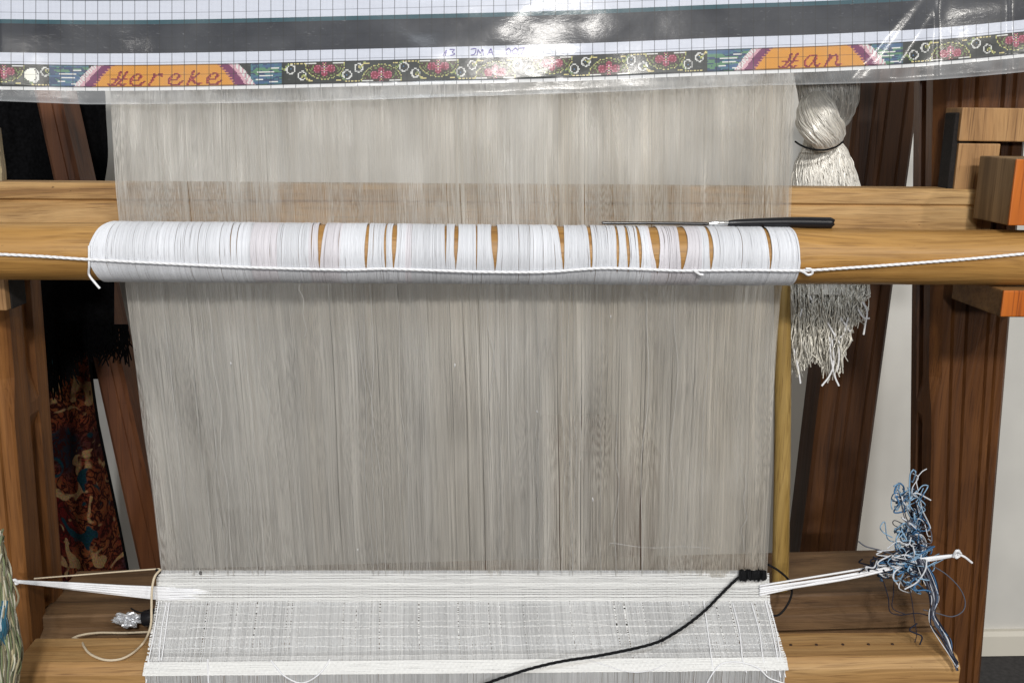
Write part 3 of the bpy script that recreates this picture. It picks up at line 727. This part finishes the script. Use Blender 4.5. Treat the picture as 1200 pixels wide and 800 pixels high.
tie = thing('weft_tie', 'white weft cords drawn rightward to a knot on the dark post', 'yarn tie', onY(1000, 675, -0.005))
for k, (e0, e1) in enumerate(((684, 652), (687.5, 653.5), (692, 655), (689.5, 654.2), (694.5, 656))):
    tube('strand', pxpath([(890, e0+2, -0.0055), (902, e0, -0.006), (1000, (e0+e1)/2+3*math.sin(k), -0.008), (1080, e1+2.2, -0.012), (1122, 649.5+0.3*k, -0.014)], 40), (0.0010, 0.0014, 0.0013, 0.0011, 0.0009)[k], COTTON, tie, 6)
tube('knot', pxpath([(1117, 652, -0.015), (1121, 645, -0.018), (1126, 649, -0.015), (1120, 653, -0.014), (1124, 644, -0.014)], 30), 0.0013, COTTON, tie)
tube('tail', pxpath([(1122, 649, -0.015), (1130, 652, -0.015), (1139, 659, -0.013)], 16), 0.0011, COTTON, tie)

by = thing('black_yarn', 'black yarn knotted on the warp edge and hanging across the white weave', 'yarn', onY(880, 673, -0.004))
def fuzz(path, n, ln, rad, seed):
    r = np.random.default_rng(seed); S = len(path); P = []
    for i in range(n):
        a = path[r.integers(0, S)]; v = r.normal(0, 1, 3); v /= np.linalg.norm(v); w = r.normal(0, .5, 3)
        t = np.linspace(0, 1, 4)[:, None]; P.append(a+rad*v+ln*r.uniform(.4, 1)*(v*t+w*t*t*.6))
    return P
yp = pxpath([(868, 674, -0.008), (858, 683, -0.009), (842, 699, -0.010), (826, 715, -0.020), (806, 731, -0.031), (786, 744, -0.040), (770, 752, -0.046), (745, 759, -0.050), (700, 768, -0.056), (660, 774, -0.060), (625, 782, -0.062), (590, 793, -0.064), (560, 804, -0.065)], 220)
tube('strand', np.array(spline(yp, 700)), 0.00145, BLACKY, by, twist=3)
kp = []
rgk = np.random.default_rng(9)
for i in range(26):
    x = 867+i*1.2
    kp += [(x+rgk.uniform(-.6, .6), 667.5+rgk.uniform(-1, 2), -0.0045-rgk.uniform(0, .003)), (x+0.6, 679+rgk.uniform(-2, 1.5), -0.005-rgk.uniform(0, .004))]
kpath = pxpath(kp, 300)
tube('knot', kpath, 0.0011, BLACKY, by, 6)
link('fibre', tubes('fibre', fuzz(kpath, 260, 0.0035, 0.0006, 4)+fuzz(yp, 160, 0.0016, 0.0012, 5)+fuzz(pxpath([(776, 748, -.045), (774, 751, -.046)], 8), 30, .003, .001, 6), 0.00014, 3), BLACKY, by)['kind'] = 'stuff'
tube('strand', pxpath([(900, 661, 0.004), (912, 668, 0.004), (924, 679, 0.006), (928, 692, 0.008), (924, 706, 0.006), (914, 719, 0.002), (904, 721.5, 0.0)], 40), 0.0011, BLACKY, by)
tube('knot', pxpath([(183, 667, -0.002), (187, 670, -0.004), (184, 673, -0.002), (186, 681, 0.0), (184, 689, 0.002)], 20), 0.0013, BLACKY, by)
pin = tag(tube('pin', pxpath([(235, 670, -0.001), (235, 671.5, -0.006)], 6), 0.0013, STEEL), 'tiny dark pin head at the top of the weft band, left side', 'pin')

def beam_top(px, py, up=0.0016):
    d = rays(px, py); z = BA[2]+up; return CAM+d*((z-CAM[2])/d[2])
lp = [onY(x, y, Y) for x, y, Y in ((188, 667, -0.003), (181, 676, -0.012), (178, 692, -0.018), (177.5, 712, -0.022), (177, 730, -0.026), (173, 744, -0.026))]
lp += [beam_top(x, y) for x, y in ((167, 754), (155, 765), (140, 772), (122, 772.5), (106, 766), (99, 758))]+[onY(95, 750, -0.002), onY(88, 748, 0.0), onY(82, 750, 0.0), onY(92, 744.5, 0.012), onY(115, 741, 0.02), onY(150, 741, 0.026), onY(190, 739, 0.028)]
tag(tube('yarn_loop', spline(lp, 160), 0.0011, BEIGE), 'loose beige yarn looping down over the left end of the front beam', 'yarn')
def over(pts, n): 
    """loose thread on the cloth face; pts (u px, row)"""
    q = []
    for px, row in pts:
        uu = (px-interp(min(row, 770), CL))/(interp(min(row, 770), CR)-interp(min(row, 770), CL))
        p = cloth_pt(np.array(uu), np.array(float(row))); p = p+np.array([0, -0.0018, 0.0006]); q.append(p)
    return spline(q, n)
LOOSE = [([(318, 770), (325, 776), (335, 784), (350, 791), (362, 790), (375, 783), (383, 775), (387, 768)], 'slack pale thread sagging over the beam edge below the left of the weave'),
         ([(244, 766), (246, 778), (247, 792), (250, 815)], 'short pale thread hanging over the beam near the left cloth edge'),
         ([(822, 812), (827, 796), (834, 784), (845, 776), (865, 775), (885, 780), (898, 790), (912, 795), (925, 800), (935, 815)], 'wavy white thread lying on the beam at the right of the cloth'),
         ([(690, 772), (710, 777), (735, 783), (760, 782), (780, 776)], 'faint slack thread below the black yarn on the cloth edge')]
for pts, lab in LOOSE: tag(tube('loose_thread', over(pts, 50), 0.0008 if 'faint' not in lab else 0.0005, COTTON, None, 6), lab, 'thread')
# bright fringe threads along the slanted cloth edges
for name, segs in (('edge_thread', [[(899, 703), (908, 735), (914, 768), (918, 790)], [(896, 703), (904, 738), (910, 768), (912, 790)], [(858, 706), (866, 740), (869, 770), (872, 785)], [(824, 703), (829, 740), (833, 770), (834, 785)], [(880, 706), (889, 740), (893, 768), (896, 786)], [(196, 705), (190, 735), (187, 768)], [(199, 705), (195, 735), (190, 768)], [(187, 703), (181, 740), (175, 768), (174, 790)]]),):
    for sgm in segs: tube(name, over(sgm, 24), 0.0006, COTTON, warp, 6)

# foil scrap with its black plug on the rail
foil = thing('foil_scrap', 'crumpled silvery foil scrap with a black plug lying before the lower rail', 'foil scrap', onY(155, 725, 0.02))
bm = bmesh.new(); bmesh.ops.create_icosphere(bm, subdivisions=4, radius=1.0)
cc = onY(150, 725.5, 0.026)
for v in bm.verts:
    n = v.co.copy(); r = 1+0.35*float(vnoise(n.x*4+9, n.y*4+n.z*5, 91))+0.22*float(vnoise(n.x*11+3, n.z*12+n.y*9, 92))
    v.co = Vector((cc[0]+n.x*r*0.0135, cc[1]+n.y*r*0.006, cc[2]+n.z*r*0.0062))
finish('crumple', bm, plain('foil', (0.62, 0.63, 0.65, 1), 0.34, 0.55, noise=0.3, nscale=500), foil, 0)
taper('plug', [(167, 725, 0.024), (176, 723, 0.024), (190, 721, 0.024)], [0.0075, 0.0082, 0.0082], BLACKP, foil, 12, 14)
tube('wire', pxpath([(170, 718, 0.022), (160, 716, 0.02), (153, 712, 0.02)], 14), 0.0008, BLACKY, foil)

# blue and white yarn tangle on the right post
tang = thing('yarn_tangle', 'messy tangle of blue, navy and white yarn ends on the right post', 'yarn tangle', onY(1070, 650, 0.0))
BLUES = [plain('yarn_blue', lin(62, 108, 150), 0.7, noise=0.2, nscale=500), plain('yarn_sky', lin(132, 164, 190), 0.7, noise=0.2, nscale=500), plain('yarn_navy', lin(20, 26, 44), 0.75, noise=0.2, nscale=500), plain('yarn_pale', lin(206, 208, 212), 0.7, noise=0.1, nscale=500), plain('yarn_grey', lin(84, 86, 96), 0.7, noise=0.1, nscale=500)]
def wander(n, cx, cy, sx, sy, Y, seed, steps=7):
    r = np.random.default_rng(seed); out = []
    for i in range(n):
        ph, f, ex = r.uniform(0, 6.3), r.uniform(.5, 1.3), r.uniform(.35, 1.25); x, y = cx+r.normal(0, sx*.55), cy+r.normal(0, sy*.6); pts = []
        for k in range(steps):
            a = ph+k*f*1.1
            pts.append((x+sx*.7*ex*math.cos(a)+r.normal(0, sx*.15), y+sy*.75*ex*math.sin(a*.8+i)+r.normal(0, sy*.15), Y+.007*math.sin(a+1)+r.normal(0, .003)))
            y += r.normal(0, sy*.3); x += r.normal(0, sx*.2)
        out.append(pxpath(pts, 60))
    return out
buckets = [[] for _ in BLUES]
def spread(paths, weights, seed):
    r = np.random.default_rng(seed)
    for p in paths: buckets[r.choice(5, p=weights)].append(p)
spread(wander(14, 1056, 580, 9, 11, -0.006, 31), [.45, .35, .1, .1, 0], 1)
spread(wander(26, 1069, 608, 11, 18, -0.006, 32), [.18, .32, .17, .28, .05], 2)
spread(wander(30, 1068, 634, 14, 16, -0.008, 33), [.15, .30, .22, .28, .05], 3)
spread(wander(30, 1064, 656, 21, 9, -0.010, 34), [.22, .28, .23, .22, .05], 4)
spread(wander(24, 1036, 664, 18, 8, -0.004, 35), [.08, .07, .72, .03, .1], 5)
spread(wander(14, 1068, 674, 16, 11, -0.014, 36), [.25, .2, .33, .22, 0], 6)
r = np.random.default_rng(8)
for i in range(16):
    j = r.normal(0, 3.2); g = lambda: r.normal(0, 1.6); q = pxpath([(1080+j, 655, -.014), (1091+j+g(), 678, -.02), (1096+j*.8+g(), 700, -.022), (1094+j*.5+g(), 718, -.024), (1099+j*.8+g(), 732, -.034), (1108+j*.8+g(), 748, -.05), (1115+j*.5, 765, -.058), (1122+j*.3, 779+r.normal(0, 4), -.062)], 60)
    buckets[int(r.choice([1, 2, 2, 4, 4, 3, 0]))].append(q)
for pts, b in (([(1088, 660, -.012), (1108, 672, -.012), (1124, 688, -.012), (1131, 704, -.012), (1128, 716, -.014), (1115, 722, -.018), (1098, 718, -.02), (1082, 714, -.02)], 4),
               ([(1035, 680, -.004), (1041, 700, -.006), (1043, 716, -.008), (1055, 720, -.012), (1075, 718, -.016), (1092, 722, -.02)], 2),
               ([(1048, 672, -.01), (1047, 695, -.01), (1046, 712, -.012), (1060, 719, -.014)], 2),
               ([(1062, 676, -.012), (1068, 700, -.014), (1071, 722, -.018), (1074, 742, -.024), (1072, 752, -.03)], 2),
               ([(1050, 650, -.01), (1030, 644, -.006), (1015, 640, -.002), (1006, 634, .0)], 4),
               ([(1076, 575, -.004), (1074, 562, -.004), (1080, 553, -.004), (1086, 549, -.004)], 3),
               ([(1045, 655, -.014), (1058, 650, -.016), (1070, 652, -.016)], 3), ([(1040, 642, -.014), (1052, 634, -.016), (1064, 638, -.014), (1068, 628, -.014)], 3),
               ([(1060, 690, -.02), (1074, 682, -.02), (1084, 668, -.02), (1086, 655, -.016)], 3), ([(1075, 730, -.03), (1066, 738, -.03), (1080, 745, -.032), (1078, 755, -.034)], 2)):
    buckets[b].append(pxpath(pts, 60))
for ps, mt, nm in zip(buckets, BLUES, ('blue_strand', 'light_strand', 'navy_strand', 'white_strand', 'grey_strand')):
    P = np.array([spline(p, 60) for p in ps]); rad = np.random.default_rng(2).uniform(0.0004, 0.0009, len(P))
    tag(link(nm, tubes(nm, P, rad, 5), mt, tang), kind='stuff')

# ------------------------------------------------------------------ background textiles and yarn
hank = thing('silk_hank', 'knotted hank of raw white silk with frayed ends hanging behind the bar', 'yarn hank', onY(970, 160, 0.11))
SKEIN = silk('raw_silk', (1, 1, 1, 1), 0.34, 0.7, 0.2, 0.15)
def blob_threads(name, stations, n, Y, seed, rad, swirl=0.0, S=46, bright=0.62):
    """threads running over a bulging body; stations (px_left, px_right, py, half depth)"""
    r = np.random.default_rng(seed); P, C = [], []
    st = np.array(stations, float); tt = np.linspace(0, 1, len(st)); ts = np.linspace(0, 1, S)
    q = spline(st, S)
    for i in range(n):
        a = r.uniform(-1.25, 1.25)+swirl*(ts-.5)+0.2*vnoise(ts*4+i*3.3, i*.7, seed)
        k = r.uniform(.86, 1.02)
        x = (q[:, 0]+q[:, 1])/2+(q[:, 1]-q[:, 0])/2*np.sin(a)*k+2.2*vnoise(ts*7, i*1.9, seed+1)
        P.append(onY(x, q[:, 2]+0.6*vnoise(ts*6, i*2.1, seed+2), Y-q[:, 3]*np.cos(a)*k)); C.append(np.clip(bright+r.normal(0, .1), .2, .9)*np.array([1., .97, .89]))
    return link(name, tubes(name, P, rad, 4, np.array(C)), SKEIN, hank)
tag(blob_threads('upper_skein', [(930, 1006, 60, .02), (932, 1008, 90, .022), (936, 1006, 115, .024), (940, 1000, 135, .02), (948, 985, 152, .015), (958, 972, 165, .010)], 800, 0.085, 61, 0.0007, 0.5, bright=0.55), kind='stuff')
tag(blob_threads('knot', [(952, 976, 108, .012), (938, 986, 122, .026), (934, 989, 142, .034), (936, 988, 158, .034), (944, 982, 170, .028), (955, 970, 177, .016)], 620, 0.07, 62, 0.0007, 2.2, bright=0.80), kind='stuff')
tag(blob_threads('skirt', [(945, 984, 162, .016), (938, 994, 178, .022), (930, 1002, 196, .026), (926, 1008, 215, .028), (926, 1012, 250, .028), (926, 1016, 300, .028), (928, 1019, 345, .026)], 900, 0.09, 63, 0.0006, 0.25, bright=0.72), kind='stuff')
bp_ = [(933+0.5*k*2, 0, 0) for k in range(1)]
tube('tie', pxpath([(932, 166, .06), (938, 170, .05), (948, 174, .042), (965, 176, .038), (980, 172, .045), (988, 166, .06)], 40), 0.0009, BLACKY, hank)
r = np.random.default_rng(64); P, C = [], []
for i in range(560):
    x0 = r.uniform(927, 1019); b = interp(x0, [(927, 445), (950, 425), (965, 432), (972, 450), (985, 440), (1000, 392), (1019, 372)]); ln = b-r.exponential(30)
    ln = max(ln, 352); x = x0; pts = []
    for k, t in enumerate(np.linspace(0, 1, 6)):
        pts.append((x0+t*(966-x0)*0.12+r.normal(0, 4.0)*t, 330+(ln-330)*t, 0.075+r.normal(0, .006)))
    P.append(pxpath(pts, 20)); C.append(np.clip(0.72+r.normal(0, .12), .3, .88)*np.array([1., .96, .85]))
tag(link('fringe', tubes('fringe', P, r.uniform(.0004, .0008, len(P)), 4, np.array(C)), SKEIN, hank), kind='stuff')
P = []
for pts in ([(972, 395), (974, 420), (978, 440), (983, 452)], [(975, 398), (977, 425), (972, 440), (963, 452)], [(978, 390), (983, 412), (982, 430), (979, 436)], [(1010, 352), (1016, 365), (1014, 380), (1012, 392)], [(1004, 360), (1012, 372), (1019, 373)], [(994, 372), (988, 392), (977, 398)], [(985, 372), (996, 388), (992, 380)], [(930, 408), (935, 430), (938, 449)], [(970, 378), (980, 396), (984, 402)], [(947, 342), (953, 356)], [(940, 362), (936, 376)]):
    P.append(pxpath([(a, b, 0.066) for a, b in pts], 24))
link('frayed_end', tubes('frayed_end', P, 0.0010, 5), COTTON, hank)['kind'] = 'stuff'

a, b = onY(916, 250, 0.06), onY(914, 700, 0.06)
tag(link('cane', tubes('cane', np.array([spline([a, (a+b)/2+np.array([0.002, 0, 0]), b], 20)]), np.linspace(.0078, .0086, 20)[None], 14), CANE), 'slim olive brown cane standing just right of the warp', 'cane')

bx = thing('wooden_box', 'dark brown wooden box seen dimly through the lower right of the warp', 'box', onY(706, 600, 0.34))
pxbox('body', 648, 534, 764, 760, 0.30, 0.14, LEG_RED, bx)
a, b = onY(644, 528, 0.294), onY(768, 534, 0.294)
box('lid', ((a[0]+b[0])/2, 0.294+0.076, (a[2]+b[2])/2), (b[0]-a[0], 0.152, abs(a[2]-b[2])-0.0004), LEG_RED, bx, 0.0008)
# black fleece and flowered carpet hanging at the left
BLK = plain('black_pile', (0.004, 0.004, 0.0045, 1), 0.95, noise=0.5, nscale=260, spec=0.05)
fle = thing('black_textile', 'black shaggy textile hanging in the dark behind the left end of the roller', 'textile', onY(70, 250, 0.3))
gx, gy = np.meshgrid(np.linspace(-120, 122, 50), np.linspace(40, 444, 40))
edge = 0.0
V = onY(gx+6*vnoise(gy/60., gx/400., 1), gy, 0.33+0.012*np.sin(gx/13.)+0.006*vnoise(gx/20., gy/50., 2))
link('drape', grid_mesh('drape', V), BLK, fle)
gx, gy = np.meshgrid(np.linspace(34, 134, 30), np.linspace(240, 398, 20))
link('drape', grid_mesh('drape', onY(gx, gy, 0.20+0.006*np.sin(gx/11.))), BLK, fle)
r = np.random.default_rng(70); P = []
for i in range(300):
    x0 = r.uniform(36, 150); e = interp(x0, [(36, 470), (70, 455), (100, 410), (120, 412), (150, 415), (172, 425)])+r.normal(0, 7)
    P.append(pxpath([(x0, 380, .195), (x0+r.normal(0, 3), (380+e)/2, .192), (x0+r.normal(0, 6), e, .195)], 10))
tag(link('fringe', tubes('fringe', P, 0.0008, 4), BLK, fle), kind='stuff')

cm = NT('carpet_pile'); co = cm.coord((1, 1, 1))
def cnoise(scale, detail, dist, off):
    n = cm.n('TexNoise'); n.inputs['Scale'].default_value = scale; n.inputs['Detail'].default_value = detail; n.inputs['Distortion'].default_value = dist
    mp = cm.n('Mapping'); mp.inputs['Location'].default_value = off; cm.l(co, mp.inputs[0]); cm.l(mp.outputs[0], n.inputs['Vector']); return n.outputs[0]
K = lambda *c: lin(*c)
ground = cm.ramp(cnoise(9, 1, 0, (0, 0, 0)), [(0.38, K(104, 30, 28)), (0.46, K(158, 92, 56)), (0.60, K(128, 60, 40)), (0.68, K(40, 44, 54))])
vine = cm.ramp(cnoise(46, 2, 2.6, (3, 1, 0)), [(0.40, (0, 0, 0, 1)), (0.44, (1, 1, 1, 1)), (0.52, (1, 1, 1, 1)), (0.56, (0, 0, 0, 1))])
bloom = cm.ramp(cnoise(34, 1, 1.2, (7, 2, 5)), [(0.60, (0, 0, 0, 1)), (0.64, (1, 1, 1, 1))])
cc_ = cm.mix('MIX', vine, ground, K(62, 24, 20)); cc_ = cm.mix('MIX', bloom, cc_, K(190, 152, 108))
bl2 = cm.ramp(cnoise(30, 1, 1.2, (1, 9, 2)), [(0.65, (0, 0, 0, 1)), (0.69, (1, 1, 1, 1))]); cc_ = cm.mix('MIX', bl2, cc_, K(28, 66, 78))
fine = cm.n('TexNoise'); fine.inputs['Scale'].default_value = 520; cm.l(co, fine.inputs['Vector'])
cm.l(cm.mix('MULTIPLY', 0.85, cc_, fine.outputs['Color']), cm.b.inputs['Base Color'])
cm.b.inputs['Roughness'].default_value = 0.95; cm.b.inputs['Specular IOR Level'].default_value = 0.1; cm.bump(fine.outputs[0], 0.8, 0.003)
rug = thing('flowered_carpet', 'dark red and tan flowered carpet hanging folded at the left behind the post', 'carpet', onY(95, 600, 0.25))
gt = np.linspace(0, 1, 40)[None]; gy = np.linspace(395, 760, 50)[:, None]
xl = interp(gy, [(395, 30), (480, 40), (560, 50), (700, 60), (760, 60)]); xr = interp(gy, [(395, 100), (460, 108), (500, 114), (590, 133), (655, 146), (760, 164)])
V = onY(xl+(xr-xl)*gt, gy+0*gt, 0.27+0.012*np.sin(gt*7+gy/90.)+0.02*gt**4)
link('pile', grid_mesh('pile', V), cm.m, rug)
V2 = np.stack([V[:, -1], V[:, -1]+np.array([0.001, 0.006, 0.0])], 1); link('selvedge', grid_mesh('selvedge', V2), BLK, rug)

# straw coloured yarn bundle in the lower left corner
st = thing('straw_bundle', 'straw coloured yarn bundle with teal strands at the lower left corner', 'yarn bundle', onY(5, 720, -0.12))
r = np.random.default_rng(90); P, C = [], []
for i in range(240):
    a = r.uniform(-1.3, 1.5); k = r.uniform(.55, 1.08); ph = r.uniform(-.35, .35)
    row = np.array([632, 655, 675, 700, 722, 745, 768, 792, 830.])+r.normal(0, 5); hw = np.array([-2, 5, 10, 15, 18, 23, 25, 21, 17])+r.normal(0, 2.2, 9)
    x = -1+hw*np.sin(a+ph*np.linspace(-1, 1, 9))*k+3.0*vnoise(row/32., i*1.3, 9); Y = -0.10-0.014*np.cos(a)*k+0.003*vnoise(row/20., i*2.3, 10)
    P.append(pxpath(list(zip(x, row, Y)), 34)); w = r.uniform()
    C.append(np.array([.46, .40, .24])*r.uniform(.35, 1.2) if w < .62 else np.array([.26, .30, .15])*r.uniform(.4, 1.1) if w < .85 else np.array([.70, .66, .52]))
tag(link('strand', tubes('strand', P, 0.0009, 4, np.array(C)), SKEIN, st), kind='stuff')
P, C = [], []
for i in range(60):
    x0 = r.uniform(-14, 4); P.append(pxpath([(x0+r.normal(0, 4), 708+r.normal(0, 6), -.113), (x0+r.normal(0, 3), 735, -.1165), (x0+r.normal(0, 4), 756+r.normal(0, 8), -.112)], 16)); C.append(np.array([.02, .10, .15])*r.uniform(.5, 1.6) if r.uniform() < .75 else np.array([.6, .65, .65]))
tag(link('teal_strand', tubes('teal_strand', P, 0.0008, 4, np.array(C)), SKEIN, st), kind='stuff')
r = np.random.default_rng(91); P, C = [], []
for i in range(90):
    a = r.uniform(-1.3, 1.3); row = np.array([150, 175, 195, 212, 225.]); hw = np.array([2, 5, 8, 9, 7.])
    P.append(pxpath(list(zip(-2+hw*np.sin(a), row, np.full(5, .05-.01*np.cos(a)))), 16)); C.append(np.array([.42, .34, .2])*r.uniform(.4, 1.2))
tag(link('straw_tuft', tubes('straw_tuft', P, 0.0009, 4, np.array(C)), SKEIN), 'small straw coloured tuft poking in above the bar at the left edge', 'tuft')

# ------------------------------------------------------------------ aim the ceiling spots by the glints seen on the sleeve
